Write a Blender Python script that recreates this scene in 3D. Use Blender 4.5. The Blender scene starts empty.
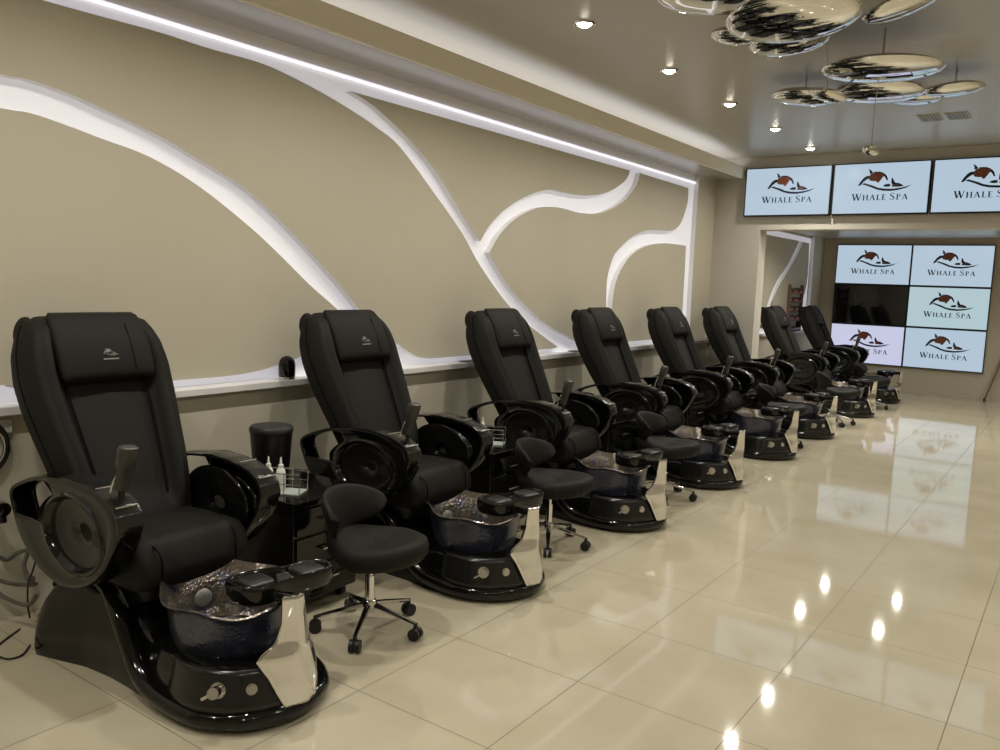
import bpy, bmesh, math, random
from mathutils import Vector, Matrix
random.seed(7)
sc = bpy.context.scene
COL = sc.collection
PI = math.pi

# ------------------------------------------------------------------ camera
F_PX = 819.34
CAM = Vector((2.11237, -2.11791, 1.56244))
yaw, pitch, roll = 0.61867, 0.114102, 0.036509
fw = Vector((-math.sin(yaw)*math.cos(pitch), math.cos(yaw)*math.cos(pitch), -math.sin(pitch)))
rt = Vector((math.cos(yaw), math.sin(yaw), 0)); up = rt.cross(fw)
r2 = rt*math.cos(roll) + up*math.sin(roll); u2 = -rt*math.sin(roll) + up*math.cos(roll)
cam_d = bpy.data.cameras.new('camera'); cam = bpy.data.objects.new('camera', cam_d); COL.objects.link(cam)
M4 = Matrix((r2, u2, -fw)).transposed().to_4x4(); M4.translation = CAM
cam.matrix_world = M4
cam_d.sensor_width = 36; cam_d.lens = F_PX/1000*36; cam_d.clip_start = .05; cam_d.clip_end = 100
sc.camera = cam

# ------------------------------------------------------------------ world, exposure, light levels
w = bpy.data.worlds.new('world'); sc.world = w; w.use_nodes = True
w.node_tree.nodes['Background'].inputs[0].default_value = (.8, .78, .72, 1)
w.node_tree.nodes['Background'].inputs[1].default_value = .05
sc.view_settings.view_transform = 'Standard'; sc.view_settings.look = 'None'
sc.view_settings.exposure = 0; sc.view_settings.gamma = 1; sc.view_settings.use_curve_mapping = False
SPOT_W = 13          # each downlight
LED = 0.30            # lit channel faces
SCREEN = 0.66
COVE = 1.7
DOWN_COL = (1, .955, .865)

def ray_hit(px, py, axis, val):
    d = r2*((px-500)/F_PX) - u2*((py-375)/F_PX) + fw
    t = (val-CAM[axis])/d[axis]
    return CAM + d*t

# ------------------------------------------------------------------ materials
def mat(name, col, rough=.5, metal=0, spec=.5, coat=0, emis=None, es=0):
    m = bpy.data.materials.new(name); m.use_nodes = True
    b = m.node_tree.nodes['Principled BSDF']
    b.inputs['Base Color'].default_value = (*col, 1); b.inputs['Roughness'].default_value = rough
    b.inputs['Metallic'].default_value = metal; b.inputs['Specular IOR Level'].default_value = spec
    b.inputs['Coat Weight'].default_value = coat; b.inputs['Coat Roughness'].default_value = .04
    if emis: b.inputs['Emission Color'].default_value = (*emis, 1); b.inputs['Emission Strength'].default_value = es
    return m
def N(m, t, **k):
    n = m.node_tree.nodes.new(t)
    for a, v in k.items(): setattr(n, a, v)
    return n
def lk(m, a, b): m.node_tree.links.new(a, b)
def bump(m, scale, strength, dist=.002, kind='ShaderNodeTexNoise', out=0, coord='Object'):
    tc = N(m, 'ShaderNodeTexCoord'); t = N(m, kind); t.inputs['Scale'].default_value = scale
    b = N(m, 'ShaderNodeBump'); b.inputs['Strength'].default_value = strength; b.inputs['Distance'].default_value = dist
    lk(m, tc.outputs[coord], t.inputs['Vector']); lk(m, t.outputs[out], b.inputs['Height'])
    lk(m, b.outputs[0], m.node_tree.nodes['Principled BSDF'].inputs['Normal']); return t
def mottled(m, c1, c2, scale, rough=None):
    tc = N(m, 'ShaderNodeTexCoord'); t = N(m, 'ShaderNodeTexNoise'); t.inputs['Scale'].default_value = scale
    t.inputs['Detail'].default_value = 4
    r = N(m, 'ShaderNodeValToRGB'); r.color_ramp.elements[0].position = .35; r.color_ramp.elements[1].position = .65
    r.color_ramp.elements[0].color = (*c1, 1); r.color_ramp.elements[1].color = (*c2, 1)
    lk(m, tc.outputs['Object'], t.inputs['Vector']); lk(m, t.outputs[0], r.inputs[0])
    lk(m, r.outputs[0], m.node_tree.nodes['Principled BSDF'].inputs['Base Color'])

M = {}
M['wall'] = mat('wall_paint', (.42, .385, .31), .75); mottled(M['wall'], (.50, .455, .36), (.52, .475, .38), 1.5)
M['lower'] = mat('lower_wall_paint', (.58, .54, .43), .7)
M['wall2'] = mat('pale_paint', (.55, .52, .45), .6)
M['panel'] = mat('panel_paint', (.38, .345, .275), .6); mottled(M['panel'], (.53, .485, .38), (.55, .505, .40), 1.2)
M['white'] = mat('white_gloss_paint', (.82, .81, .80), .4)
M['ceil'] = mat('stretch_ceiling', (.43, .40, .35), .3, spec=.8); bump(M['ceil'], .9, .12, .03)
M['soffit'] = mat('soffit_film', (.42, .40, .36), .22, spec=.8)
M['fascia'] = mat('fascia_paint', (.86, .80, .66), .5)
M['led'] = mat('glowing_diffuser', (.8, .8, .8), .4, emis=(.95, .93, 1.06), es=LED)
M['tape'] = mat('led_tape', (.9, .9, .9), .4, emis=(.93, .88, 1.0), es=.95)
M['cove'] = mat('cove_tape', (.9, .9, .9), .4, emis=(.93, .95, 1.0), es=COVE)
M['lens'] = mat('lamp_lens', (1, 1, 1), .3, emis=(1, .93, .75), es=30)
M['chrome'] = mat('chrome', (.78, .77, .76), .05, 1)
M['mirror'] = mat('mirror_chrome', (.78, .77, .74), .03, 1)
M['satin'] = mat('satin_metal', (.6, .59, .56), .25, 1)
M['gloss'] = mat('black_gloss', (.004, .004, .0038), .1, spec=.42, coat=.1)
M['grey_gloss'] = mat('dark_grey_gloss', (.011, .0105, .0095), .22, spec=.4, coat=.1)
M['grey_panel'] = mat('dark_grey_panel', (.02, .019, .017), .35)
M['fabric'] = mat('black_upholstery', (.0105, .0097, .0078), .65, spec=.2); bump(M['fabric'], 260, .25, .001)
M['seam'] = mat('seam_piping', (.003, .003, .003), .7, spec=.1)
M['quilt'] = mat('quilted_upholstery', (.0105, .0098, .008), .62, spec=.2)
M['rubber'] = mat('black_rubber', (.008, .008, .008), .5)
M['plastic'] = mat('black_plastic', (.007, .007, .007), .35, spec=.35)
M['dull'] = mat('dark_grey_plastic', (.035, .032, .028), .4)
M['bottle'] = mat('milky_plastic', (.75, .74, .66), .35)
M['jet'] = mat('jet_grey', (.3, .3, .28), .3)
M['tray'] = mat('pale_tray', (.45, .5, .47), .15)
M['red'] = mat('polish_red', (.35, .06, .05), .15); M['pink'] = mat('polish_pink', (.6, .3, .3), .15); M['wine'] = mat('polish_wine', (.12, .02, .03), .15)
M['rackwood'] = mat('rack_brown', (.2, .12, .1), .4)
M['pole'] = mat('varnished_wood', (.2, .13, .065), .4)
M['vent'] = mat('vent_paint', (.5, .47, .4), .5)
M['screen'] = mat('screen_blue', (.02, .02, .02), .15, emis=(.66, .83, 1.0), es=SCREEN)
M['screen_lav'] = mat('screen_lavender', (.02, .02, .02), .15, emis=(.74, .76, 1.0), es=SCREEN*1.15)
M['screen_mint'] = mat('screen_mint', (.02, .02, .02), .15, emis=(.64, .86, .92), es=SCREEN)
M['off'] = mat('screen_off', (.006, .006, .007), .06)
M['ink'] = mat('logo_ink', (.006, .01, .025), .4)
M['brown'] = mat('logo_brown', (.1, .03, .015), .4, emis=(.12, .035, .015), es=.25)
M['greyprint'] = mat('grey_print', (.22, .21, .19), .5)
M['cable'] = mat('cable_black', (.01, .01, .01), .4); M['hose'] = mat('hose_grey', (.11, .1, .085), .4)
M['wire'] = mat('steel_wire', (.6, .6, .58), .2, 1)
M['boxwhite'] = mat('white_plastic', (.6, .58, .5), .4)

# quilting bump (diamonds)
def quilt(m):
    tc = N(m, 'ShaderNodeTexCoord'); mp = N(m, 'ShaderNodeMapping'); mp.inputs['Rotation'].default_value = (0, 0, PI/4)
    lk(m, tc.outputs['Object'], mp.inputs[0]); b = None; hs = []
    for ax in (0, 1):
        s = N(m, 'ShaderNodeSeparateXYZ'); lk(m, mp.outputs[0], s.inputs[0])
        q = N(m, 'ShaderNodeMath', operation='MULTIPLY'); q.inputs[1].default_value = 24; lk(m, s.outputs[ax], q.inputs[0])
        f = N(m, 'ShaderNodeMath', operation='PINGPONG'); f.inputs[1].default_value = .5; lk(m, q.outputs[0], f.inputs[0])
        p = N(m, 'ShaderNodeMath', operation='POWER'); p.inputs[1].default_value = .4; lk(m, f.outputs[0], p.inputs[0]); hs.append(p)
    a = N(m, 'ShaderNodeMath', operation='MULTIPLY'); lk(m, hs[0].outputs[0], a.inputs[0]); lk(m, hs[1].outputs[0], a.inputs[1])
    bn = N(m, 'ShaderNodeBump'); bn.inputs['Strength'].default_value = .6; bn.inputs['Distance'].default_value = .008
    lk(m, a.outputs[0], bn.inputs['Height']); lk(m, bn.outputs[0], m.node_tree.nodes['Principled BSDF'].inputs['Normal'])
quilt(M['quilt'])

# hammered glass: outside deep blue, inside smoky gold
def glassy(name, c1, c2, c3, metal, rough):
    m = mat(name, c1, rough, metal, .7, .3)
    tc = N(m, 'ShaderNodeTexCoord'); v = N(m, 'ShaderNodeTexVoronoi'); v.inputs['Scale'].default_value = 75
    b = N(m, 'ShaderNodeBump'); b.inputs['Strength'].default_value = .5; b.inputs['Distance'].default_value = .003
    n = N(m, 'ShaderNodeTexNoise'); n.inputs['Scale'].default_value = 9; n.inputs['Detail'].default_value = 3
    r = N(m, 'ShaderNodeValToRGB'); e = r.color_ramp.elements
    e[0].position = .3; e[0].color = (*c1, 1); e[1].position = .7; e[1].color = (*c3, 1)
    k = r.color_ramp.elements.new(.5); k.color = (*c2, 1)
    lk(m, tc.outputs['Object'], v.inputs['Vector']); lk(m, tc.outputs['Object'], n.inputs['Vector'])
    lk(m, v.outputs[0], b.inputs['Height']); lk(m, n.outputs[0], r.inputs[0])
    bs = m.node_tree.nodes['Principled BSDF']; lk(m, r.outputs[0], bs.inputs['Base Color']); lk(m, b.outputs[0], bs.inputs['Normal'])
    return m
M['bowl_out'] = glassy('hammered_blue_glass', (.02, .026, .055), (.04, .046, .075), (.065, .065, .09), .45, .25)
M['bowl_in'] = glassy('iridescent_glass', (.035, .04, .05), (.13, .105, .075), (.05, .05, .10), .5, .2)

# floor tiles with grout, world-aligned
def floor_mat():
    m = mat('polished_tile', (.5, .45, .35), .07, spec=.55)
    g = N(m, 'ShaderNodeNewGeometry'); s = N(m, 'ShaderNodeSeparateXYZ'); lk(m, g.outputs['Position'], s.inputs[0])
    outs = []
    for ax, pitch_ in ((0, .61), (1, .6001)):
        d = N(m, 'ShaderNodeMath', operation='DIVIDE'); d.inputs[1].default_value = pitch_; lk(m, s.outputs[ax], d.inputs[0])
        pp = N(m, 'ShaderNodeMath', operation='PINGPONG'); pp.inputs[1].default_value = .5; lk(m, d.outputs[0], pp.inputs[0])
        l = N(m, 'ShaderNodeMath', operation='LESS_THAN'); l.inputs[1].default_value = .0035; lk(m, pp.outputs[0], l.inputs[0]); outs.append(l)
    mx = N(m, 'ShaderNodeMath', operation='MAXIMUM'); lk(m, outs[0].outputs[0], mx.inputs[0]); lk(m, outs[1].outputs[0], mx.inputs[1])
    n = N(m, 'ShaderNodeTexNoise'); n.inputs['Scale'].default_value = 1.8; n.inputs['Detail'].default_value = 5; lk(m, g.outputs['Position'], n.inputs['Vector'])
    r = N(m, 'ShaderNodeValToRGB'); r.color_ramp.elements[0].color = (.47, .42, .30, 1); r.color_ramp.elements[1].color = (.54, .485, .36, 1)
    r.color_ramp.elements[0].position = .35; r.color_ramp.elements[1].position = .65; lk(m, n.outputs[0], r.inputs[0])
    mix = N(m, 'ShaderNodeMix', data_type='RGBA'); lk(m, mx.outputs[0], mix.inputs[0]); lk(m, r.outputs[0], mix.inputs[6])
    mix.inputs[7].default_value = (.2, .165, .11, 1)
    bs = m.node_tree.nodes['Principled BSDF']; lk(m, mix.outputs[2], bs.inputs['Base Color'])
    rr = N(m, 'ShaderNodeMath', operation='MULTIPLY_ADD'); rr.inputs[1].default_value = .4; rr.inputs[2].default_value = .055
    lk(m, mx.outputs[0], rr.inputs[0]); lk(m, rr.outputs[0], bs.inputs['Roughness'])
    return m
M['floor'] = floor_mat()

# ------------------------------------------------------------------ mesh helpers
class MB:
    def __init__(s): s.v = []; s.f = []; s.mi = []
    def add(s, vs, fs, mi=0):
        o = len(s.v); s.v += [tuple(v) for v in vs]; s.f += [tuple(i+o for i in f) for f in fs]; s.mi += [mi]*len(fs)
    def box(s, a, b, mi=0):
        x0, y0, z0 = a; x1, y1, z1 = b
        s.add([(x0,y0,z0),(x1,y0,z0),(x1,y1,z0),(x0,y1,z0),(x0,y0,z1),(x1,y0,z1),(x1,y1,z1),(x0,y1,z1)],
              [(0,3,2,1),(4,5,6,7),(0,1,5,4),(1,2,6,5),(2,3,7,6),(3,0,4,7)], mi)
    def loft(s, rings, cap=True, closed=True, mi=0):
        n = len(rings[0]); vs = [p for r in rings for p in r]; fs = []
        for i in range(len(rings)-1):
            for j in range(n if closed else n-1):
                k = (j+1) % n; fs.append((i*n+j, i*n+k, (i+1)*n+k, (i+1)*n+j))
        if cap and closed:
            fs.append(tuple(range(n-1, -1, -1))); fs.append(tuple(range((len(rings)-1)*n, len(rings)*n)))
        s.add(vs, fs, mi)
    def tube(s, pts, r, n=10, mi=0, flat=1.0, upv=None):
        pts = [Vector(p) for p in pts]; rings = []
        rr = r if isinstance(r, (list, tuple)) else [r]*len(pts)
        prev = None
        for i, p in enumerate(pts):
            t = (pts[min(i+1, len(pts)-1)]-pts[max(i-1, 0)]).normalized()
            ref = Vector(upv) if upv else (prev if prev else (Vector((0,0,1)) if abs(t.z) < .9 else Vector((1,0,0))))
            a = (ref - t*ref.dot(t)).normalized(); b = t.cross(a); prev = a
            rings.append([p + (a*math.cos(q)*flat + b*math.sin(q))*rr[i] for q in [2*PI*k/n for k in range(n)]])
        s.loft(rings, mi=mi)
    def lathe(s, prof, c=(0,0,0), n=24, cap=True, mi=0, axis='z'):
        rings = []
        for r, z in prof:
            ring = []
            for k in range(n):
                q = 2*PI*k/n; x, y = r*math.cos(q), r*math.sin(q)
                p = (x, y, z) if axis == 'z' else ((z, x, y) if axis == 'x' else (y, z, x))
                ring.append((p[0]+c[0], p[1]+c[1], p[2]+c[2]))
            rings.append(ring)
        s.loft(rings, cap=cap, mi=mi)
    def prism(s, poly, a0, a1, axis=0, mi=0, mi_side=None):
        n = len(poly)
        def P(p, a):
            return (a, p[0], p[1]) if axis == 0 else ((p[0], a, p[1]) if axis == 1 else (p[0], p[1], a))
        vs = [P(p, a0) for p in poly]+[P(p, a1) for p in poly]
        s.add(vs, [tuple(range(n)), tuple(range(2*n-1, n-1, -1))], mi)
        s.add(vs, [(i, (i+1) % n, n+(i+1) % n, n+i) for i in range(n)], mi if mi_side is None else mi_side)
    def build(s, name, m, parent=None, smooth=True, bevel=0, solid=0, sub=0, angle=40, loc=None):
        me = bpy.data.meshes.new(name); me.from_pydata(s.v, [], s.f)
        ms = m if isinstance(m, (list, tuple)) else [m]
        for q in ms: me.materials.append(M[q])
        me.polygons.foreach_set('material_index', s.mi)
        bm = bmesh.new(); bm.from_mesh(me); bmesh.ops.remove_doubles(bm, verts=bm.verts, dist=1e-5)
        bmesh.ops.recalc_face_normals(bm, faces=bm.faces); bm.to_mesh(me); bm.free()
        if smooth:
            me.polygons.foreach_set('use_smooth', [True]*len(me.polygons)); me.set_sharp_from_angle(angle=math.radians(angle))
        o = bpy.data.objects.new(name, me); COL.objects.link(o)
        if parent: o.parent = parent
        if loc: o.location = loc
        if solid: md = o.modifiers.new('s', 'SOLIDIFY'); md.thickness = solid; md.offset = 0
        if bevel: md = o.modifiers.new('b', 'BEVEL'); md.width = bevel; md.segments = 3; md.limit_method = 'ANGLE'; md.angle_limit = math.radians(35)
        if sub: md = o.modifiers.new('d', 'SUBSURF'); md.levels = sub; md.render_levels = sub
        return o

def thing(name, label, cat, loc=(0,0,0), rz=0, group=None):
    o = bpy.data.objects.new(name, None); COL.objects.link(o); o.location = loc; o.rotation_euler = (0,0,rz)
    o['label'] = label; o['category'] = cat
    if group: o['group'] = group
    o.empty_display_size = .1
    return o
def tag(o, label, cat, group=None, kind=None):
    o['label'] = label; o['category'] = cat
    if group: o['group'] = group
    if kind: o['kind'] = kind
    return o
def struct(o, label=None):
    o['kind'] = 'structure'
    if label: o['label'] = label
    return o
def copy_tree(o, parent=None, loc=None, rz=None, label=None):
    c = o.copy(); COL.objects.link(c); c.parent = parent
    if loc is not None: c.location = loc
    if rz is not None: c.rotation_euler = (0,0,rz)
    if label: c['label'] = label
    for ch in list(o.children): copy_tree(ch, c)
    return c
def spline(pts, n=8, closed=False):
    P = [Vector(p) for p in pts]; out = []; L = len(P)
    rng = range(L) if closed else range(L-1)
    for i in rng:
        if closed: a, b, c, d = P[(i-1) % L], P[i], P[(i+1) % L], P[(i+2) % L]
        else: a, b, c, d = P[max(i-1,0)], P[i], P[i+1], P[min(i+2, L-1)]
        for k in range(n):
            t = k/n
            out.append(.5*((2*b)+(c-a)*t+(2*a-5*b+4*c-d)*t*t+(3*b-a-3*c+d)*t**3))
    if not closed: out.append(P[-1])
    return out
def interp(tab, x):
    if x <= tab[0][0]: return tab[0][1]
    for (a, b), (c, d) in zip(tab, tab[1:]):
        if x <= c:
            t = (x-a)/(c-a); return b+(d-b)*t
    return tab[-1][1]
def sm(a, b, x):
    t = min(1, max(0, (x-a)/(b-a))); return t*t*(3-2*t)

# ------------------------------------------------------------------ the room
XB, XP = -1.725, -1.66        # back of lit channels, face of the shaped panels
Y1, Y2 = 7.5, 12.6
ZC, ZS, ZC2 = 3.09, 2.855, 2.48
XR = 4.2; YB = -4.6
b = MB(); b.box((XB-.1, YB, -.1), (XR, Y2+.1, 0)); struct(b.build('floor', 'floor', smooth=False))
b = MB(); b.box((XB-.1, YB, ZC), (XR, Y1, ZC+.1)); struct(b.build('ceiling', 'ceil', smooth=False))
b = MB(); b.box((XB-.1, Y1+.24, ZC2), (XR, Y2+.1, ZC2+.1)); struct(b.build('ceiling', 'ceil', smooth=False))
b = MB(); b.box((XR, YB, 0), (XR+.1, Y2+.1, ZC)); struct(b.build('wall_right', 'wall', smooth=False))
b = MB(); b.box((XB-.1, YB-.1, 0), (XR, YB, ZC)); struct(b.build('wall_back', 'wall', smooth=False))
b = MB(); b.box((XB-.1, YB, 0), (XB, Y2+.1, ZC)); struct(b.build('wall_left', 'wall', smooth=False))
b = MB(); b.box((XB, Y2, 0), (XR, Y2+.1, ZC2)); struct(b.build('wall_far', 'wall', smooth=False))
# screen wall: pier on the left, beam across, pier far right
b = MB(); b.prism([(XB, 0), (-1.09, 0), (-1.09, 2.265), (3.6, 2.265), (3.6, 0), (XR, 0), (XR, ZC), (XB, ZC)], Y1, Y1+.24, axis=1)
struct(b.build('wall_screen_opening', 'wall2', smooth=False))
# lower wall and its ledge, room one and room two
for y0, y1 in ((YB, Y1), (Y1+.24, Y2)):
    b = MB(); b.box((XB, y0, 0), (-1.64, y1, .915)); struct(b.build('wall_left_lower', 'lower', smooth=False))
    b = MB(); b.box((XB, y0, .915), (-1.59, y1, .952)); struct(b.build('trim_1', 'white', smooth=False, bevel=.004))
# dropped soffit along the left wall with a cove on top
b = MB(); b.box((XB, YB, ZS), (-1.35, Y1, ZS+.02)); struct(b.build('trim_2', 'soffit', smooth=False))
b = MB(); b.box((-1.35, YB, ZS), (-1.315, Y1, ZS+.135)); struct(b.build('trim_3', 'fascia', smooth=False))
b = MB(); b.box((-1.68, YB+.1, ZS+.02), (-1.37, Y1-.1, ZS+.03))
o = b.build('cove_light_strip', 'cove', smooth=False); tag(o, 'white light strip hidden in the cove above the soffit', 'light strip')

# glowing channel backs, two rooms: emissive faces stand in for hidden LED strips
b = MB(); b.box((XB, YB+.02, .952), (XB+.012, 7.02, 2.765)); struct(b.build('channel_glow', 'led', smooth=False), 'glowing white diffuser added behind the curved wall panels in place of hidden LEDs')
b = MB(); b.box((XB, YB+.02, 2.765), (XB+.012, Y1, ZS)); struct(b.build('trim_6', 'white', smooth=False))
b = MB(); b.box((XB, Y1+.26, .952), (XB+.012, 11.95, 2.44)); struct(b.build('far_channel_glow', 'led', smooth=False), 'glowing white diffuser added behind the far room panels in place of hidden LEDs')
b = MB(); b.box((XB+.012, YB+.02, 2.76), (XB+.03, 7.0, 2.774))
tag(b.build('led_tape', 'tape', smooth=False), 'thin bright light tape running along under the soffit', 'light strip')

def wallpts(pts, x=XP):
    out = []
    for p in pts:
        if len(p) == 3: out.append((p[1], p[2]))        # ('w', y, z) given in metres
        else:
            h = ray_hit(p[0], p[1], 0, x); out.append((h.y, h.z))
    return out
def smooth_poly(segs):
    """segs: list of point lists, each smoothed on its own, corners kept between them"""
    out = []
    for s_ in segs:
        q = wallpts(s_)
        if len(q) > 2: q = [tuple(p[:2]) for p in spline([(a, b_, 0) for a, b_ in q], 5)]
        for p in q:
            if not out or (abs(p[0]-out[-1][0])+abs(p[1]-out[-1][1])) > .004: out.append(p)
    if abs(out[0][0]-out[-1][0])+abs(out[0][1]-out[-1][1]) < .004: out.pop()
    return out
def panel(segs, n):
    poly = smooth_poly(segs)
    b = MB(); b.prism(poly, XB+.012, XP, axis=0, mi=0, mi_side=1)
    o = b.build('wall_left_panel', ['panel', 'white'], smooth=True, angle=30); struct(o); return o
arch_up = [('w', -3.4, 1.35), ('w', -2.6, 1.92), ('w', -1.6, 2.27), ('w', -1.0, 2.355), (0, 74), (30, 80), (70, 94), (112, 113), (156, 134), (200, 160), (250, 192), (300, 240), (344, 290), (366, 318), (386, 336), (400, 345.6), (412, 354), (426, 358.4), (450, 357), (473, 355)]
# big panel between the two sweeping channels
panel([[('w', YB+.05, 2.64), ('w', -.9, 2.64)], [(42, 0), (100, 16), (160, 32.4), (208, 48), (260.8, 63), (294.4, 78), (328, 96), (359, 115), (376, 127), (400, 147), (434.7, 193.7), (462.4, 233.6), (479.7, 264.8), (504, 299.5), (525, 322), (558, 347)],
       [(558, 347), (547, 349), (473, 355)], arch_up[::-1], [('w', -3.4, 1.35), ('w', -3.6, 1.0)], [('w', YB+.05, 1.0), ('w', YB+.05, 2.64)]], 1)
# panel under the first arch
panel([[('w', -3.1, 1.2), ('w', -2.4, 1.75), ('w', -1.6, 2.11), ('w', -1.0, 2.21), (0, 108), (30, 113), (66, 125), (100, 138), (150, 157), (200, 187), (250, 227), (280, 255), (310, 285), (335, 307), (352, 324)],
       [(352, 324), (340, 334), (320, 347), (300, 357), (282, 363.5), (258, 371), (225, 376.4), (165, 381), (60, 389), (12, 388), (0, 385), ('w', -1.1, 1.07), ('w', -2.8, 1.08)]], 2)
# wedge between the soffit and the wavy branch
panel([[(350.8, 91.2), (368, 102), (383, 114), (410, 140), (434.7, 169.5), (452, 197), (469.3, 225), (480.4, 241.2)],
       [(480.4, 241.2), (490, 225), (507.5, 207.6), (528, 195.5), (549, 189.6), (566, 192.7), (587, 195.5), (608, 192), (625, 181), (630, 170.5)],
       [(630, 170.5), (350.8, 91.2)]], 3)
# large panel right of the long branch
panel([[(489.4, 252.7), (500.5, 233.6), (518, 217), (538.6, 207.6), (559.4, 207.6), (580, 212.8), (601, 212.8), (621.8, 202.4), (635.7, 186.8), (640, 173)],
       [(640, 173), (688.4, 188)], [(688.4, 188), (688, 200.4), (684.8, 213), (680, 224.4), (672, 230.5), (656, 230), (644.8, 231), (632, 237), (619, 249), (613, 257.9), (607.3, 278.6), (606, 308), (604, 343)],
       [(604, 343), (590, 345)], [(590, 345), (573.3, 339.3), (545.6, 323.7), (521.3, 301), (504, 278.7), (489.4, 252.7)]], 4)
# low panel inside the last curve
panel([[(686, 245.7), (667, 243.3), (649.6, 245), (634, 252.7), (621.8, 268), (615, 285.6), (612, 308), (610, 342.5)],
       [(610, 342.5), (635, 341), (681, 337)], [(681, 337), (682.5, 310), (685, 268), (686, 245.7)]], 5)
# closing panel up to the corner
panel([[(698.8, 183.6), (694.6, 244), (690.5, 315), (689.5, 340)], [(689.5, 340), ('w', Y1, .96)], [('w', Y1, .96), ('w', Y1, ZS)], [('w', 7.02, ZS), (698.8, 183.6)]], 6)
# far room panels
panel([[('w', Y1+.24, 2.33), (767, 234.7), (799.5, 241)], [(799.5, 241), (795, 251), (786.7, 266.7), (777, 281), (770.7, 294.7), (766.7, 306.7), (762, 325)], [(762, 325), ('w', 8.3, 1.0)], [('w', Y1+.24, 1.0), ('w', Y1+.24, 2.33)]], 7)
panel([[(803, 242), (801, 247), (794, 261), (785, 276), (777.3, 289), (770, 307), (765, 330)], [(765, 330), ('w', 9.6, 1.03)], [('w', 11.2, 1.03), (806.7, 284), (809.3, 243.3)], [(809.3, 243.3), (803, 242)]], 8)
panel([[(815, 237), (810, 305), ('w', 11.85, .96)], [('w', 11.85, .96), ('w', Y2, .96)], [('w', Y2, .96), ('w', Y2, ZC2)], [('w', 11.97, ZC2), (815, 237)]], 9)

# ------------------------------------------------------------------ downlights
def make_downlight():
    t = thing('downlight', '', 'ceiling light', (0,0,0), 0, 'recessed downlights')
    b = MB(); b.lathe([(.046, -.004), (.056, -.012), (.068, -.008), (.07, 0), (.046, 0)], n=28, cap=False); b.build('trim_ring', 'chrome', t)
    b = MB(); b.lathe([(.001, -.026), (.02, -.023), (.038, -.012), (.046, -.001)], n=24); b.build('lamp_lens', 'lens', t)
    l = bpy.data.lights.new('lamp', 'AREA'); l.shape = 'DISK'; l.size = .09; l.energy = SPOT_W; l.color = DOWN_COL; l.spread = math.radians(150)
    lo = bpy.data.objects.new('lamp', l); COL.objects.link(lo); lo.parent = t; lo.location = (0, 0, -.03)
    return t
DL = make_downlight()
ords = ['nearest', 'second', 'third', 'fourth', 'farthest']
first = True
for i in range(-3, 6):
    y = 2.23+(i-1)*1.205+1.205*0
    lab = ('round recessed downlight in the glossy ceiling, %s of the visible row' % ords[i-1]) if 1 <= i <= 5 else 'round recessed downlight in the glossy ceiling behind the visible row'
    if first: DL.location = (-.465, y, ZC); DL['label'] = lab; first = False
    else: copy_tree(DL, None, (-.465, y, ZC), 0, lab)
for i in range(-2, 5):  # unseen right-hand row, added to brighten the room and its walls
    copy_tree(DL, None, (2.5, 1.6*i, ZC), 0, 'round recessed downlight added out of view on the right to brighten the room')
for x, y in ((.42, 8.3), (.42, 9.5), (2.3, 8.6), (2.3, 11.2), (-.5, 8.3), (-.5, 9.5)):
    copy_tree(DL, None, (x, y, ZC2), 0, 'round recessed downlight in the lower ceiling of the far room')

# ------------------------------------------------------------------ ceiling vents
def vent(px, py, lab):
    h = ray_hit(px, py, 2, ZC)
    t = thing('ceiling_vent', lab, 'vent', (h.x, h.y, ZC), 0, 'ceiling vents')
    b = MB()
    b.prism([(-.075,-.13),(.075,-.13),(.075,.13),(-.075,.13)], -.006, 0, axis=2); b.build('backing', 'plastic', t, smooth=False)
    b = MB()
    for a0, a1 in (((-.085,-.14,-.008),(-.075,.14,0)),((.075,-.14,-.008),(.085,.14,0)),((-.075,-.14,-.008),(.075,-.13,0)),((-.075,.13,-.008),(.075,.14,0))): b.box(a0, a1)
    b.build('frame', 'vent', t, smooth=False)
    for k in range(6):
        b = MB(); x = -.06+k*.024; b.add([(x-.004,-.13,-.012),(x+.002,-.13,-.006),(x+.002,.13,-.006),(x-.004,.13,-.012)], [(0,1,2,3)]); b.build('slat', 'vent', t, smooth=False, solid=.002)
vent(930, 117.5, 'small slatted ceiling vent, left one of the pair behind the chrome discs')
vent(958, 115.5, 'small slatted ceiling vent, right one of the pair behind the chrome discs')

# ------------------------------------------------------------------ chrome disc pendants
def disc(px, py, z, hw_px, lab, tilt=(0,0), th=.2, grp='polished chrome discs under the ceiling', asp=1, stem=True):
    h = ray_hit(px, py, 2, z); dist = (h-CAM).dot(fw); R = hw_px/F_PX*dist
    t = thing('chrome_disc', lab, 'chandelier', (h.x, h.y, z), 0, grp)
    b = MB(); n = 40
    prof = []
    for k in range(13):
        a = -PI/2+PI*k/12; prof.append((max(.001, R*math.cos(a)), R*th*math.sin(a)))
    b.lathe(prof, n=n)
    o = b.build('polished_shell', 'mirror', t); o.rotation_euler = (tilt[0], tilt[1], 0); o.scale = (1, asp, 1)
    if stem:
        b = MB(); b.tube([(0,0,R*th*.7), (0,0,ZC-z)], .007, 8); b.build('mounting_rod', 'satin', t)
    return t
disc(882, 69, 2.86, 57, 'large polished chrome disc, highest of the farther ceiling cluster', (.02, .02), .13)
disc(879, 92, 3.00, 43, 'wide polished chrome disc below the largest one of the farther cluster', (-.02, .02), .16)
disc(955, 89, 2.96, 27, 'oval polished chrome disc at the right end of the farther cluster', (.02, -.06), .2)
disc(805, 97, 2.95, 32, 'polished chrome disc at the left end of the farther cluster', (0, .08), .22)
disc(916, 100, 3.05, 22, 'thin chrome disc tucked behind between the two right discs', (0, 0), .14)
disc(793, 18, 2.84, 65, 'very large polished chrome disc at the centre of the nearer cluster', (-.05, -.06), .15)
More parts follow.
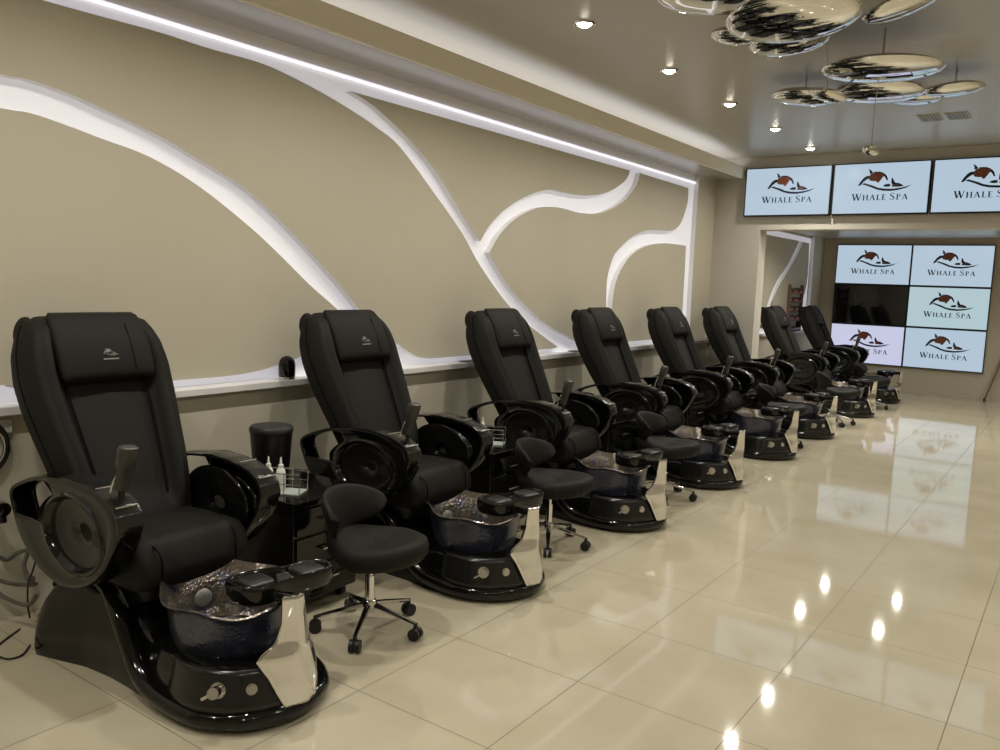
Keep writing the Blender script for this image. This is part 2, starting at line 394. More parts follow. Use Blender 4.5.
disc(716, -2, 2.98, 60, 'large polished chrome disc at the left end of the nearer cluster', (.05, .05), .17)
disc(903, 6, 2.98, 38, 'tilted chrome disc at the right end of the nearer cluster', (.1, -.25), .2)
disc(733, 36, 2.93, 22, 'small round chrome disc under the left of the nearer cluster', (0, .12), .35)
disc(789, 43, 2.99, 38, 'flat chrome disc lowest of the nearer cluster', (0, -.08), .2)
def hang(px, py, z, hw_px, top, lab, th):
    t = disc(px, py, z, hw_px, lab, (0, .25), th, 'small chrome pebbles on cables', stem=False)
    b = MB(); p = Vector(top)-t.location; b.tube([(0,0,0), tuple(p)], .003, 6); b.build('suspension_cable', 'wire', t)
top1 = ray_hit(826, 22, 2, ZC); hang(828, 95, 2.76, 19, top1, 'small chrome pebble on a long cable before the farther cluster', .33)
h2 = ray_hit(871, 150.5, 2, 2.62); hang(871, 150.5, 2.62, 8.5, (h2.x, h2.y, ZC), 'tiny chrome pebble hanging on a thin cable above the screens', .6)

# ------------------------------------------------------------------ logo artwork (local x right, y up, screen spans 0..1 x 0..1 of width/height)
def q2(pts): return [((x-20)/915, 1-(y-22)/470) for x, y in pts]
WH_BLACK = [q2(p) for p in [
    [(245,232),(252,215),(268,190),(292,160),(318,142),(352,138),(348,165),(322,176),(296,196),(277,220),(262,230)],
    [(338,74),(358,84),(372,97),(382,113),(362,120),(350,124),(349,100)],
    [(484,118),(505,130),(522,152),(534,186),(520,189),(508,166),(492,148)],
    [(365,114),(400,103),(450,104),(488,118),(484,127),(440,113),(400,111)],
    [(280,217),(306,206),(345,218),(390,232),(440,253),(500,264),(580,268),(660,260),(700,252),(765,234),(705,264),(640,280),(570,288),(490,284),(430,270),(380,250),(340,235),(310,225)],
    [(488,240),(505,226),(535,220),(560,224),(556,246),(520,248)],
    [(565,212),(567,165),(580,172),(592,196),(604,211),(640,217),(668,230),(686,245),(640,251),(570,248),(580,230)]]]
WH_BROWN = [q2(p) for p in [
    [(352,140),(364,120),(400,111),(440,113),(484,127),(500,146),(484,152),(468,175),(446,204),(430,208),(420,192),(384,190),(356,184),(346,165)],
    [(580,228),(610,222),(650,236),(600,240)]]]
def stroke(pts, ws):
    out = []; P = [Vector((p[0], p[1])) for p in pts]; L = []; R_ = []
    for i, p in enumerate(P):
        t = (P[min(i+1, len(P)-1)]-P[max(i-1, 0)]).normalized(); n = Vector((-t.y, t.x)); wv = ws[i] if isinstance(ws, (list, tuple)) else ws
        L.append(p+n*wv/2); R_.append(p-n*wv/2)
    return [[tuple(L[i]), tuple(L[i+1]), tuple(R_[i+1]), tuple(R_[i])] for i in range(len(P)-1)]
def rect(x0, y0, x1, y1): return [[(x0,y0),(x1,y0),(x1,y1),(x0,y1)]]
TK, TN, SF = .2, .085, .055
def glyph(c):
    S = []
    if c == 'W':
        S += stroke([(.12,1),(.42,0)], TK)+stroke([(.42,0),(.68,.97)], TN)+stroke([(.60,1),(.92,0)], TK)+stroke([(.92,0),(1.2,1)], TN)
        S += rect(-.03,.955,.3,1)+rect(.5,.955,.78,1)+rect(1.06,.955,1.33,1); return S, 1.34
    if c == 'H':
        for x in (.16, .72): S += rect(x-TK/2,0,x+TK/2,1)+rect(x-.16,0,x+.16,SF)+rect(x-.16,1-SF,x+.16,1)
        return S+rect(.16,.47,.72,.53), .95
    if c == 'A':
        S += stroke([(.12,0),(.45,1)], TN)+stroke([(.45,1),(.80,0)], TK)+rect(.22,.32,.66,.38)+rect(0,0,.26,SF)+rect(.64,0,.98,SF); return S, 1.0
    if c == 'L':
        return rect(.08,0,.08+TK,1)+rect(0,1-SF,.34,1)+rect(0,0,.62,SF+.02)+rect(.58,0,.62,.26), .72
    if c == 'E':
        return rect(.08,0,.08+TK,1)+rect(0,1-SF-.01,.6,1)+rect(0,0,.64,SF+.01)+rect(.2,.48,.5,.53)+rect(.56,.8,.6,1)+rect(.6,0,.64,.24)+rect(.46,.38,.5,.63), .76
    if c == 'S':
        pts = [(.56,.78),(.5,.93),(.34,.98),(.18,.93),(.1,.78),(.16,.64),(.33,.53),(.5,.42),(.58,.26),(.5,.09),(.32,.02),(.14,.07),(.06,.24)]
        return stroke(pts, [.05,.06,.07,.09,.12,.15,.18,.17,.13,.09,.07,.06,.05])+rect(.54,.74,.58,1)+rect(.04,0,.08,.27), .72
    if c == 'P':
        return rect(.08,0,.08+TK,1)+rect(0,0,.34,SF)+stroke([(.05,.975),(.36,.975),(.55,.9),(.62,.74),(.54,.57),(.36,.5),(.2,.5)], [.05,.06,.12,.16,.12,.06,.05])+rect(0,.955,.1,1), .74
def text_polys(want):
    out = []; x = 0; word = 'Whale'
    for ch in 'Whale Spa':
        if ch == ' ': x += .34; word = 'Spa'; continue
        s_ = 1.22 if ch.isupper() else 1.0
        g, a = glyph(ch.upper())
        if word == want: out += [[(x+p[0]*s_, p[1]*s_) for p in q] for q in g]
        x += (a+.1)*s_
    tot = x
    k = (745-190)/915/tot
    hk = 52/470
    return [[((190-20)/915+px*k, 1-(370-22)/470+py*hk) for px, py in q] for q in out]
TXT = text_polys('Whale'); TXT2 = text_polys('Spa')
def art_mesh(name, polys, m, sx, sy, dep=0):
    b = MB()
    for p in polys:
        # local: x right, y = depth (negative towards the viewer), z up
        b.add([((px-.48)*sx, dep, py*sy) for px, py in p], [tuple(range(len(p)))])
    me = bpy.data.meshes.new(name); me.from_pydata(b.v, [], b.f); me.materials.append(M[m]); return me

def make_tv(Wd, Hd, grp):
    t = thing('television', '', 'television', (0,0,0), 0, grp)
    bz = .012
    b = MB(); b.box((-Wd/2, -.02, 0), (Wd/2, .035, Hd)); b.build('housing', 'plastic', t, smooth=False, bevel=.003)
    s_ = MB(); s_.box((-Wd/2+bz, -.0225, bz*1.3), (Wd/2-bz, -.019, Hd-bz)); scr = s_.build('screen', 'screen', t, smooth=False)
    sx, sy = Wd-2*bz, Hd-2*bz
    for nm, pl, mm, dp in (('whale_emblem', WH_BLACK, 'ink', -.0240), ('whale_body', WH_BROWN[:1], 'brown', -.0236), ('small_whale_body', WH_BROWN[1:], 'brown', -.0244), ('lettering', TXT, 'ink', -.0240), ('lettering', TXT2, 'ink', -.0240)):
        o = bpy.data.objects.new(nm, art_mesh(nm, pl, mm, sx, sy, dp)); COL.objects.link(o); o.parent = scr; o.location = (0, 0, bz*1.3)
    return t
Wt, Ht = .972, .55
tvA = make_tv(Wt-.012, Ht, 'televisions along the beam')
XL = -1.279
labs = ['wide logo television on the beam, leftmost of three', 'wide logo television on the beam, middle of three', 'wide logo television on the beam, cut by the right photo edge']
for i in range(3):
    loc = (XL-.008+Wt*.5+.978*i, Y1-.036, 2.414)
    if i == 0: tvA.location = loc; tvA['label'] = labs[0]
    else: copy_tree(tvA, None, loc, 0, labs[i])
# six-screen wall in the far room
k2 = (Y2-.05+2.118)/(7.65625+2.118)
W2 = .76699*k2; H2 = W2*.572
X2 = 2.11237+(-.2522-2.11237)*k2; ZT = 1.56244+(2.1088-1.56244)*k2
tvB = make_tv(W2-.004, H2-.004, 'televisions of the six screen video wall')
info = {(0,0): ('upper left', 'pale blue lit', 'screen'), (1,0): ('upper right', 'pale blue lit', 'screen'), (1,1): ('middle right', 'mint tinted', 'screen_mint'),
        (0,2): ('lower left', 'lavender tinted', 'screen_lav'), (1,2): ('lower right', 'pale lit', 'screen')}
used = False
for (i, j), (pos, tint, mm) in info.items():
    loc = (X2+W2*(i+.5), Y2-.036, ZT-H2*(j+1)+.002)
    lab = '%s whale logo television, %s of the video wall' % (tint, pos)
    if not used: t = tvB; t.location = loc; t['label'] = lab; used = True
    else: t = copy_tree(tvB, None, loc, 0, lab)
    if mm != 'screen':
        for ch in t.children:
            if ch.name.startswith('screen'):
                ch.data = ch.data.copy(); ch.data.materials[0] = M[mm]
t = thing('television', 'black switched off television, middle left of the video wall', 'television', (X2+W2*.5, Y2-.036, ZT-H2*2+.002), 0, 'televisions of the six screen video wall')
b = MB(); b.box((-W2/2+.002, -.02, 0), (W2/2-.002, .035, H2-.004)); b.build('housing', 'plastic', t, smooth=False, bevel=.003)
b = MB(); b.box((-W2/2+.014, -.0225, .015), (W2/2-.014, -.019, H2-.016)); sc_ = b.build('screen', 'off', t, smooth=False)
b = MB(); b.box((-.12, -.024, H2*.45), (.14, -.0228, H2*.56)); b.build('message_box', 'dull', sc_, smooth=False)

# ------------------------------------------------------------------ pedicure spa chair
def ring_sup(cx, cy, z, a, b_, e=2.0, n=32, rot=0):
    out = []
    for k in range(n):
        q = 2*PI*k/n; c, s_ = math.cos(q), math.sin(q)
        x = a*math.copysign(abs(c)**(2/e), c); y = b_*math.copysign(abs(s_)**(2/e), s_)
        out.append((cx+x*math.cos(rot)-y*math.sin(rot), cy+x*math.sin(rot)+y*math.cos(rot), z))
    return out

def make_spa_chair():
    t = thing('spa_chair', '', 'pedicure chair', (0,0,0), 0, 'row of pedicure spa chairs')
    # --- pedestal: a long glossy body, flared at the rear, low and round at the front
    hw = [(-.70,.16),(-.68,.25),(-.63,.31),(-.55,.335),(-.42,.30),(-.3,.265),(-.15,.25),(0,.25),(.15,.258),(.3,.262),(.4,.252),(.48,.222),(.54,.178),(.58,.13),(.61,.06)]
    hh = [(-.70,.19),(-.66,.25),(-.58,.29),(-.45,.33),(-.25,.345),(-.12,.33),(-.04,.29),(.03,.24),(.1,.215),(.2,.21),(.45,.21),(.55,.20),(.61,.15)]
    sec = [(1.0,0),(1.02,.12),(1.0,.3),(.94,.5),(.85,.7),(.72,.87),(.5,.97),(.25,1),(0,1)]
    full = sec+[(-a, c) for a, c in sec[-2::-1]]
    rings = []
    for k in range(45):
        x = -.70+1.31*k/44; a, h = interp(hw, x), interp(hh, x)
        f = sm(.0, .2, x)
        ring = []
        for p, q in full:
            # front half: steeper console flanks
            pp = p*(1-f)+f*math.copysign(min(1, abs(p)**.35 if abs(p) > 0 else 0), p)
            xe = x if x > -.56 else -.56+(x+.56)*(.3+.7*min(1, q*1.8))
            ring.append((xe, pp*a, q*h))
        rings.append(ring)
    b = MB(); b.loft(rings); base = b.build('pedestal', 'gloss', t, angle=60)
    # --- raised rail sweeping from under the seat down and around the front
    side = [(-.30,.225,.335),(-.2,.232,.325),(-.1,.245,.27),(-.02,.252,.19),(.06,.262,.11),(.16,.268,.06),(.3,.27,.045),(.42,.255,.042),(.51,.21,.042),(.58,.14,.042)]
    path = [(x, -y, z) for x, y, z in side]+[(.625,0,.042)]+[(x, y, z) for x, y, z in side[::-1]]
    path = spline(path, 5)
    n = len(path); rr = [.012+.022*sm(0, .12, min(i, n-1-i)/n) for i in range(n)]
    b = MB(); b.tube(path, rr, 12, upv=(0,0,1)); b.build('base_rail', 'gloss', t)
    # rear ridge highlights
    for s_ in (-1, 1):
        b = MB(); b.tube(spline([(-.66,s_*.2,.23),(-.5,s_*.2,.30),(-.3,s_*.19,.35),(-.16,s_*.2,.345),(-.06,s_*.215,.29)], 5), .014, 8); b.build('body_ridge', 'gloss', base)
    # --- control console on the near flank of the bowl base
    def cyl_patch(a0, a1, z0, z1, r0, r1, na=18, nz=6, cx=.35):
        vs = []; fs = []
        for i in range(nz+1):
            for j in range(na+1):
                q = math.radians(a0+(a1-a0)*j/na); f = i/nz; r = r0+(r1-r0)*f
                vs.append((cx+r*math.cos(q), r*math.sin(q), z0+(z1-z0)*f))
        for i in range(nz):
            for j in range(na): p = i*(na+1)+j; fs.append((p, p+1, p+na+2, p+na+1))
        return vs, fs
    b = MB(); b.add(*cyl_patch(-115, -2, .07, .212, .278, .245)); cons = b.build('control_console', 'grey_gloss', t, solid=.012)
    def on_ring(deg, r, z): q = math.radians(deg); return Vector((.35+r*math.cos(q), r*math.sin(q), z))
    for deg, z, big in ((-58, .150, True), (-34, .150, False)):
        p = on_ring(deg, .262, z); d = Vector((math.cos(math.radians(deg)), math.sin(math.radians(deg)), .25)).normalized()
        b = MB(); R0 = .027 if big else .019
        b.tube([p, p+d*.006], R0, 20); b.tube([p+d*.006, p+d*(.05 if big else .014)], R0*.74, 20)
        k = b.build('faucet_knob' if big else 'jet_button', 'chrome', cons)
        if big:
            b = MB(); c0 = p+d*.035; b.tube([c0, c0+Vector((-.03,-.03,-.022))], .005, 8); b.build('lever', 'chrome', t)
            k.parent = t; k.matrix_parent_inverse = Matrix.Identity(4)
    # --- hammered glass bowl with a wavy rim
    def bowl_ring(r, z, wav, n=56):
        out = []
        for k in range(n):
            q = 2*PI*k/n
            rz = z+wav*(.012*math.sin(5*q+.6)+.010*math.sin(3*q+1))+wav*.010*(-math.cos(q))
            rad = r*(1+wav*.03*math.sin(7*q+1))
            out.append((.26+rad*math.cos(q)*1.02, rad*math.sin(q)*.96, rz))
        return out
    prof_o = [(.15,.135,0),(.178,.16,0),(.205,.2,0),(.222,.25,.1),(.231,.3,.4),(.237,.35,.8),(.250,.380,1),(.262,.390,1)]
    prof_i = [(.254,.394,1),(.236,.372,1),(.205,.33,.8),(.19,.26,.3),(.16,.2,0),(.08,.18,0),(.01,.178,0)]
    b = MB(); ro = [bowl_ring(*p) for p in prof_o]; ri = [bowl_ring(*p) for p in prof_i]
    b.loft(ro, cap=False, mi=0); b.loft([ro[-1]]+ri, cap=False, mi=1)
    b.add(ri[-1], [tuple(range(len(ri[-1])))], 1)
    bowl = b.build('basin', ['bowl_out', 'bowl_in'], t, angle=70)
    bowl['label'] = 'hammered dark blue glass basin with wavy rim'
    b = MB(); b.lathe([(.001,.0),(.026,.001),(.036,-.006),(.038,-.02)], n=24, axis='x')
    o = b.build('jet_cover', 'jet', bowl); o.location = (.075, .01, .29); o.rotation_euler = (0, .15, -.1)
    b = MB(); b.lathe([(.001,.02),(.03,.018),(.05,.006),(.052,0)], n=24); o = b.build('drain_dome', 'bowl_in', bowl); o.location = (.27, .02, .18)
    # --- chrome fin rising at the front to carry the footrest
    def fin_pt(v, s_):
        tab_rad = [(0,.292),(.2,.290),(.34,.282),(.55,.276),(.8,.285),(1,.3)]
        zz_ = .07+.40*v
        a = interp([(.07,-12),(.12,-17),(.185,-23),(.245,-31),(.27,-27),(.30,-17),(.37,-13),(.47,-15)], zz_)
        a += (interp([(.07,14),(.12,17),(.185,17),(.255,14),(.30,11),(.37,6),(.47,0)], zz_)-a)*s_
        r = interp(tab_rad, v)+.04*(1-abs(s_-.6)/.6)**1.6*(.35+.65*math.sin(PI*v))-.022*v*(1-v)*4*.5
        return on_ring(a, r, zz_)
    vs = []; fs = []; nv, ns = 32, 12
    for i in range(nv+1):
        for j in range(ns+1): vs.append(fin_pt(i/nv, j/ns))
    for i in range(nv):
        for j in range(ns): p = i*(ns+1)+j; fs.append((p, p+1, p+ns+2, p+ns+1))
    b = MB(); b.add(vs, fs); o = b.build('chrome_fin', 'chrome', t, solid=.014, angle=70); o['label'] = 'polished chrome fin holding the footrest'
    # --- footrest: S-shaped black tray with two pads
    zt = .462
    out2 = [(.315,-.10),(.30,-.04),(.315,.03),(.345,.10),(.375,.17),(.385,.24),(.40,.30),(.44,.33),(.49,.325),(.52,.285),(.525,.22),(.515,.15),(.50,.08),(.505,.0),(.50,-.07),(.46,-.115),(.41,-.125),(.35,-.12)]
    out2 = [(.425+(x-.425)*.92, .10+(y-.10)*.87) for x, y in out2]
    op = [(p.x, p.y) for p in spline([(x, y, 0) for x, y in out2], 4, True)]
    cx_ = sum(p[0] for p in op)/len(op); cy_ = sum(p[1] for p in op)/len(op)
    def inset(k, z): return [(cx_+(x-cx_)*k, cy_+(y-cy_)*(1-(1-k)*.6), z) for x, y in op]
    b = MB(); b.loft([inset(.9, zt-.07), inset(.98, zt-.055), inset(1, zt-.02), inset(.98, zt-.004), inset(.93, zt), inset(.86, zt-.004), inset(.83, zt-.014)])
    fr = b.build('footrest', 'gloss', t, angle=60)
    for y0, y1 in ((-.062,.045), (.14,.25)):
        b = MB(); rr_ = []
        for z, k in ((zt-.016,1),(zt-.004,1),(zt+.001,.9)):
            ym = (y0+y1)/2; xm = .41 if y0 < 0 else .448
            rr_.append(ring_sup(xm, ym, z, .058*k, (y1-y0)/2*k, 4, 28, -.12))
        b.loft(rr_); o = b.build('foot_pad', 'grey_panel', fr, angle=50)
    b = MB(); b.tube([(.645,-.035,.445),(.58,-.03,.44),(.5,.0,.425)], [.02,.024,.02], 12); b.build('footrest_hinge', 'gloss', t)
    # --- seat column and seat
    b = MB(); b.loft([ring_sup(-.25,0,.27,.2,.2,3), ring_sup(-.25,0,.36,.22,.22,3), ring_sup(-.25,0,.4,.2,.22,3)]); b.build('seat_column', 'plastic', t)
    b = MB(); rings = []
    for k in range(25):
        x = -.47+.535*k/24
        front = sm(.82, 1.0, k/24); rear = sm(0, .06, k/24)
        ztop = .545+.02*sm(0,.6,k/24)*1-.055*front**2; zbot = .348+.0*front+.04*(1-sm(0,.3,k/24))
        if k >= 22: zbot += (.012, .03, .06)[k-22]; ztop -= (.004,.018,.05)[k-22]
        ym = .243-.0*front-.03*(1-rear)-(.0 if k < 23 else (.008,.03)[k-23])
        ring = []
        for j in range(40):
            q = 2*PI*j/40; c, s_ = math.cos(q), math.sin(q); e = 2/4.2
            y = ym*math.copysign(abs(c)**e, c); zz = math.copysign(abs(s_)**e, s_)
            z = (ztop+zbot)/2+(ztop-zbot)/2*zz
            if s_ > 0: z += -.014*math.cos(y/ym*PI*.5)*.8-(.006 if abs(abs(y)-.15) < .012 else 0)+.012*sm(.5,.9,abs(y)/ym)
            ring.append((x, y, z))
        rings.append(ring)
    b = MB(); b.loft(rings); seat = b.build('seat', 'fabric', t, angle=60)
    for s_ in (-1, 1):
        b = MB(); b.tube(spline([(-.3,s_*.232,.545),(-.12,s_*.2,.565),(.035,s_*.17,.53),(.067,s_*.16,.46),(.055,s_*.17,.37)], 4), .0035, 6); b.build('seam', 'seam', seat)
    # --- backrest
    spine = [(.42,-.34),(.52,-.375),(.62,-.41),(.75,-.475),(.9,-.56),(1.03,-.63),(1.15,-.685),(1.25,-.725),(1.31,-.745),(1.345,-.755)]
    wid = [(.42,.235),(.6,.255),(.75,.28),(.9,.302),(1.0,.315),(1.1,.32),(1.2,.308),(1.27,.288),(1.32,.262),(1.345,.215)]
    thk = [(.42,.13),(.6,.15),(.9,.185),(1.15,.205),(1.28,.18),(1.32,.13),(1.345,.06)]
    BK = .028
    sp = spline([(x, 0, z) for z, x in spine], 5)
    K = 72; rings = []
    for i, p in enumerate(sp):
        tg = (sp[min(i+1, len(sp)-1)]-sp[max(i-1, 0)]).normalized(); nrm = Vector((tg.z, 0, -tg.x))
        z = p.z; wv = interp(wid, z); th = interp(thk, z); ring = []
        mid = sm(.5, .65, z)*(1-sm(1.2, 1.33, z))
        for k in range(K):
            q = 2*PI*k/K; c, s_ = math.cos(q), math.sin(q); e = 2/3.2
            y = wv*math.copysign(abs(s_)**e, s_); d = th/2*math.copysign(abs(c)**e, c)-BK*mid
            a = abs(y)/wv
            if c > 0:
                d += mid*(.07*sm(.57, .74, a)*(1-sm(.84, 1.0, a)*.55)-.012)
                if .80 < a < .86: d -= .010*mid
                if .50 < a < .58: d -= .012*mid
                if a < .04: d -= .004*mid
                d += .006*math.cos(a*PI*3)*mid*(a < .5)
            ring.append(p+nrm*d+Vector((0, y, 0)))
        rings.append(ring)
    b = MB(); b.loft(rings); back = b.build('backrest', 'fabric', t, angle=75)
    for s_ in (-1, 1):      # piping along the side bolsters
        pts = []
        for i in range(6, len(sp)-3, 2):
            p = sp[i]; tg = (sp[i+1]-sp[i-1]).normalized(); nrm = Vector((tg.z, 0, -tg.x)); wv = interp(wid, p.z); th = interp(thk, p.z)
            pts.append(p+nrm*(th/2-.012-BK)+Vector((0, s_*wv*.545, 0)))
        b = MB(); b.tube(pts, .005, 6); b.build('seam', 'seam', back)
        pts = []
        for i in range(10, len(sp)-4, 2):
            p = sp[i]; tg = (sp[i+1]-sp[i-1]).normalized(); nrm = Vector((tg.z, 0, -tg.x)); wv = interp(wid, p.z)
            pts.append(p+nrm*.0+Vector((0, s_*(wv*.995), 0)))
        b = MB(); b.tube(pts, .005, 6); b.build('piping', 'seam', back)
        # shoulder caps
        b = MB(); b.lathe([(.05*math.cos(a), .07*math.sin(a)) if abs(a) < 1.56 else (.001, .07*math.sin(a)) for a in [-PI/2+PI*k/12 for k in range(13)]], n=24)
        o = b.build('shoulder_cap', 'fabric', back); o.location = (-.772, s_*.245, 1.278); o.rotation_euler = (.25*s_, -.5, 0); o.scale = (1.1, .75, 1.05)
    # --- head pillow
    i0 = [i for i, p in enumerate(sp) if p.z > 1.035][0]
    base_pt = sp[i0]; tg = (sp[-6]-sp[i0]).normalized(); nrm = Vector((tg.z, 0, -tg.x))
    rings = []; Lp = .312
    for k in range(19):
        f = k/18; l = Lp*f; ed = math.sin(PI*min(1, max(0, f)))**.28 if 0 < f < 1 else 0
        th = .034*ed+.004; wv = .208*(.90+.10*ed)-(.006*f)
        c0 = base_pt+tg*l+nrm*(.096-.040*f**3)
        ring = []
        for j in range(36):
            q = 2*PI*j/36; c, s_ = math.cos(q), math.sin(q); e = 2/3.4
            yy = wv*math.copysign(abs(s_)**e, s_); dd = th*math.copysign(abs(c)**e, c)
            if c > 0: dd -= .003*(abs(yy-.105) < .009)
            ring.append(c0+nrm*dd+Vector((0, yy, 0)))
        rings.append(ring)
    b = MB(); b.loft(rings); pil = b.build('head_pillow', 'fabric', t, angle=70)
    for s_ in (1,):
        b = MB(); b.tube([base_pt+tg*l+nrm*(.096-.040*(l/Lp)**3+.034)+Vector((0, s_*.105, 0)) for l in [.03+.03*k for k in range(8)]], .0022, 5); b.build('seam', 'seam', pil)
    # whale emblem print on the pillow
    b = MB(); ex = nrm; ey = Vector((0, 1, 0))
    for pl in WH_BLACK+WH_BROWN:
        b.add([base_pt+tg*(.10+(py-.5)*.075)+nrm*.1335+ey*((px-.49)*.12) for px, py in pl], [tuple(range(len(pl)))])
    b.add([base_pt+tg*(.078+a)+nrm*.1335+ey*c for a, c in ((0,-.033),(0,.033),(.006,.033),(.006,-.033))], [(0,1,2,3)])
    b.build('emblem_print', 'greyprint', pil, smooth=False)
    # --- armrests
    loop = [(-.70,.655),(-.685,.59),(-.62,.485),(-.50,.40),(-.345,.36),(-.19,.378),(-.055,.44),(.045,.54),(.095,.635),(.085,.70),(.03,.74),(-.08,.765),(-.25,.772),(-.46,.748),(-.62,.70)]
    lp = [(p.x, p.y) for p in spline([(x, z, 0) for x, z in loop], 5, True)]
    dc = (-.21, .575)
    n = len(lp)
    def ell(i, a, c_):
        x, z = lp[i]; q = math.atan2((z-dc[1])/c_, (x-dc[0])/a); return (dc[0]+a*math.cos(q), dc[1]+c_*math.sin(q)-.0)
    for s_ in (-1, 1):
        arm = None
        def P(x, y, z): return (x, s_*y, z)
        ringsp = []
        def scaled(k, y, yb=0): 
            return [P(dc[0]+(x-dc[0])*k, y, dc[1]+(z-dc[1])*k) for x, z in lp]
        def mixed(k, kk, y, a=.215, c_=.15):
            o_ = []
            for i, (x, z) in enumerate(lp):
                ex_, ez = ell(i, a, c_); sx_, sz = dc[0]+(x-dc[0])*k, dc[1]+(z-dc[1])*k
                o_.append(P(sx_*(1-kk)+ex_*kk, y, sz*(1-kk)+ez*kk))
            return o_
        R_ = [scaled(.965, .262), scaled(.99, .262), scaled(1, .27), scaled(1.0, .335), scaled(.985, .347), scaled(.95, .35), mixed(.90, .2, .345), mixed(.8, .75, .342), mixed(.7, 1, .345), mixed(.7, 1, .35, .208, .143), mixed(.7, 1, .325, .198, .134), mixed(.7, 1, .31, .17, .11), mixed(.7, 1, .303, .09, .06), mixed(.7, 1, .302, .004, .003)]
        vs = [p for r in R_ for p in r]; fs = []
        for i in range(len(R_)-1):
            for j in range(n):
                k = (j+1) % n
                if i in (5, 6):
                    x, z = lp[j]; ang = math.degrees(math.atan2(z-dc[1], x-dc[0]))
                    if 138 < ang < 179: continue
                fs.append((i*n+j, i*n+k, (i+1)*n+k, (i+1)*n+j))
        b = MB(); b.add(vs, fs); arm = b.build('armrest', 'gloss', t, solid=.014, angle=50)
        # dish liner and cup hole
        b = MB(); b.loft([mixed(.7,1,.334,.19,.128), mixed(.7,1,.32,.165,.108), mixed(.7,1,.314,.09,.06), mixed(.7,1,.313,.003,.002)], cap=False); b.build('side_dish', 'grey_gloss', arm, solid=.003)
        b = MB(); b.tube([P(-.09,.31,.575), P(-.09,.324,.575)], .032, 22, upv=(0,0,1)); b.build('speaker_hole', 'rubber', arm)
        b = MB(); b.loft([mixed(.7,1,.262,.225,.158), mixed(.7,1,.258,.20,.14), mixed(.7,1,.262,.10,.07), mixed(.7,1,.262,.003,.002)], cap=False); b.build('inner_panel', 'gloss', arm, solid=.004)
        # ribbed top pad
        tp = [(x, z) for x, z in lp if z > .62 and -.30 < x < .1]
        tp.sort(key=lambda p: p[0]-p[1]*.8)
        rings = []
        for i, (x, z) in enumerate(tp):
            j = lp.index((x, z)); nx, nz = x-dc[0]*1.0, (z-dc[1])*1.6; L_ = math.hypot(nx, nz); nx /= L_; nz /= L_
            h_ = .014 if i % 3 else .010
            sect = [(.255,-.004),(.255,h_*.6),(.268,h_),(.34,h_),(.353,h_*.6),(.353,-.004)]
            rings.append([P(x+nx*e_, yy, z+nz*e_) for yy, e_ in sect])
        b = MB(); b.loft(rings); o = b.build('arm_pad', 'grey_gloss', arm, angle=30)
        for i in (len(tp)//3, 2*len(tp)//3):
            x, z = tp[i]; nx, nz = x-dc[0], (z-dc[1])*1.6; L_ = math.hypot(nx, nz)
            b = MB(); b.tube([P(x+nx/L_*.015, .262, z+nz/L_*.015), P(x+nx/L_*.015, .346, z+nz/L_*.015)], .003, 6); b.build('trim_strip', 'satin', arm)
        # hinge post tying the arm to the seat frame
        b = MB(); b.tube([P(-.3,.2,.42), P(-.3,.262,.43)], .05, 14, upv=(0,0,1)); b.build('arm_mount', 'plastic', t)
    # --- remote on its stalk by the near armrest
    rem = MB()
    R0 = Vector((.065, -.30, .865)); ax = Vector((.22, .10, 1)).normalized()
    a_ = Vector((0, 1, 0)); a_ = (a_-ax*a_.dot(ax)).normalized(); c_ = ax.cross(a_)
    rr_ = []
    for l, ww, dd in ((-.085,.018,.012),(-.08,.022,.017),(-.01,.023,.018),(.0,.031,.024),(.06,.036,.025),(.075,.032,.022),(.08,.024,.014)):
        rr_.append([R0+ax*l+a_*(ww*math.copysign(abs(math.cos(q))**.6, math.cos(q)))+c_*(dd*math.copysign(abs(math.sin(q))**.6, math.sin(q))) for q in [2*PI*k/20 for k in range(20)]])
    rem.loft(rr_); ro_ = rem.build('remote_control', 'dull', t)
    b = MB(); b.tube(spline([R0-ax*.07+c_*.012, (.05,-.305,.77), (.045,-.31,.68), (.04,-.3,.60)], 4), .011, 8); b.build('remote_stalk', 'plastic', t)
    b = MB(); b.tube(spline([R0-ax*.02-Vector((.03,0,0)), (.02,-.32,.80), (.01,-.325,.76)], 4), .004, 6); b.build('remote_clip', 'satin', t)
    # tap lever behind the bowl
    b = MB(); b.tube([(.04,.19,.25),(.05,.19,.36),(.05,.19,.39)], [.012,.012,.009], 8); b.tube([(.05,.19,.385),(.10,.17,.39)], .006, 8); b.build('spout', 'chrome', t)
    return t
CH = make_spa_chair()
centres = [-.28, 1.22, 2.72, 4.19, 5.66, 7.10, 9.12, 10.92]
clab = ['black pedicure spa chair in the left foreground, nearest the camera',
        'black pedicure spa chair just right of the black waste bin',
        'third black pedicure spa chair from the front, beside the first quilted stool',
        'fourth black pedicure spa chair, left of the chair before the lit vertical strip',
        'fifth black pedicure spa chair, before the vertical light strip',
        'black pedicure spa chair against the pier at the room opening',
        'black pedicure spa chair in the far room, nearer of the two',
        'farthest black pedicure spa chair, before the video wall']
for i, y in enumerate(centres):
    if i == 0: CH.location = (-.65, y, 0); CH['label'] = clab[0]
    else: copy_tree(CH, None, (-.65, y, 0), 0, clab[i])

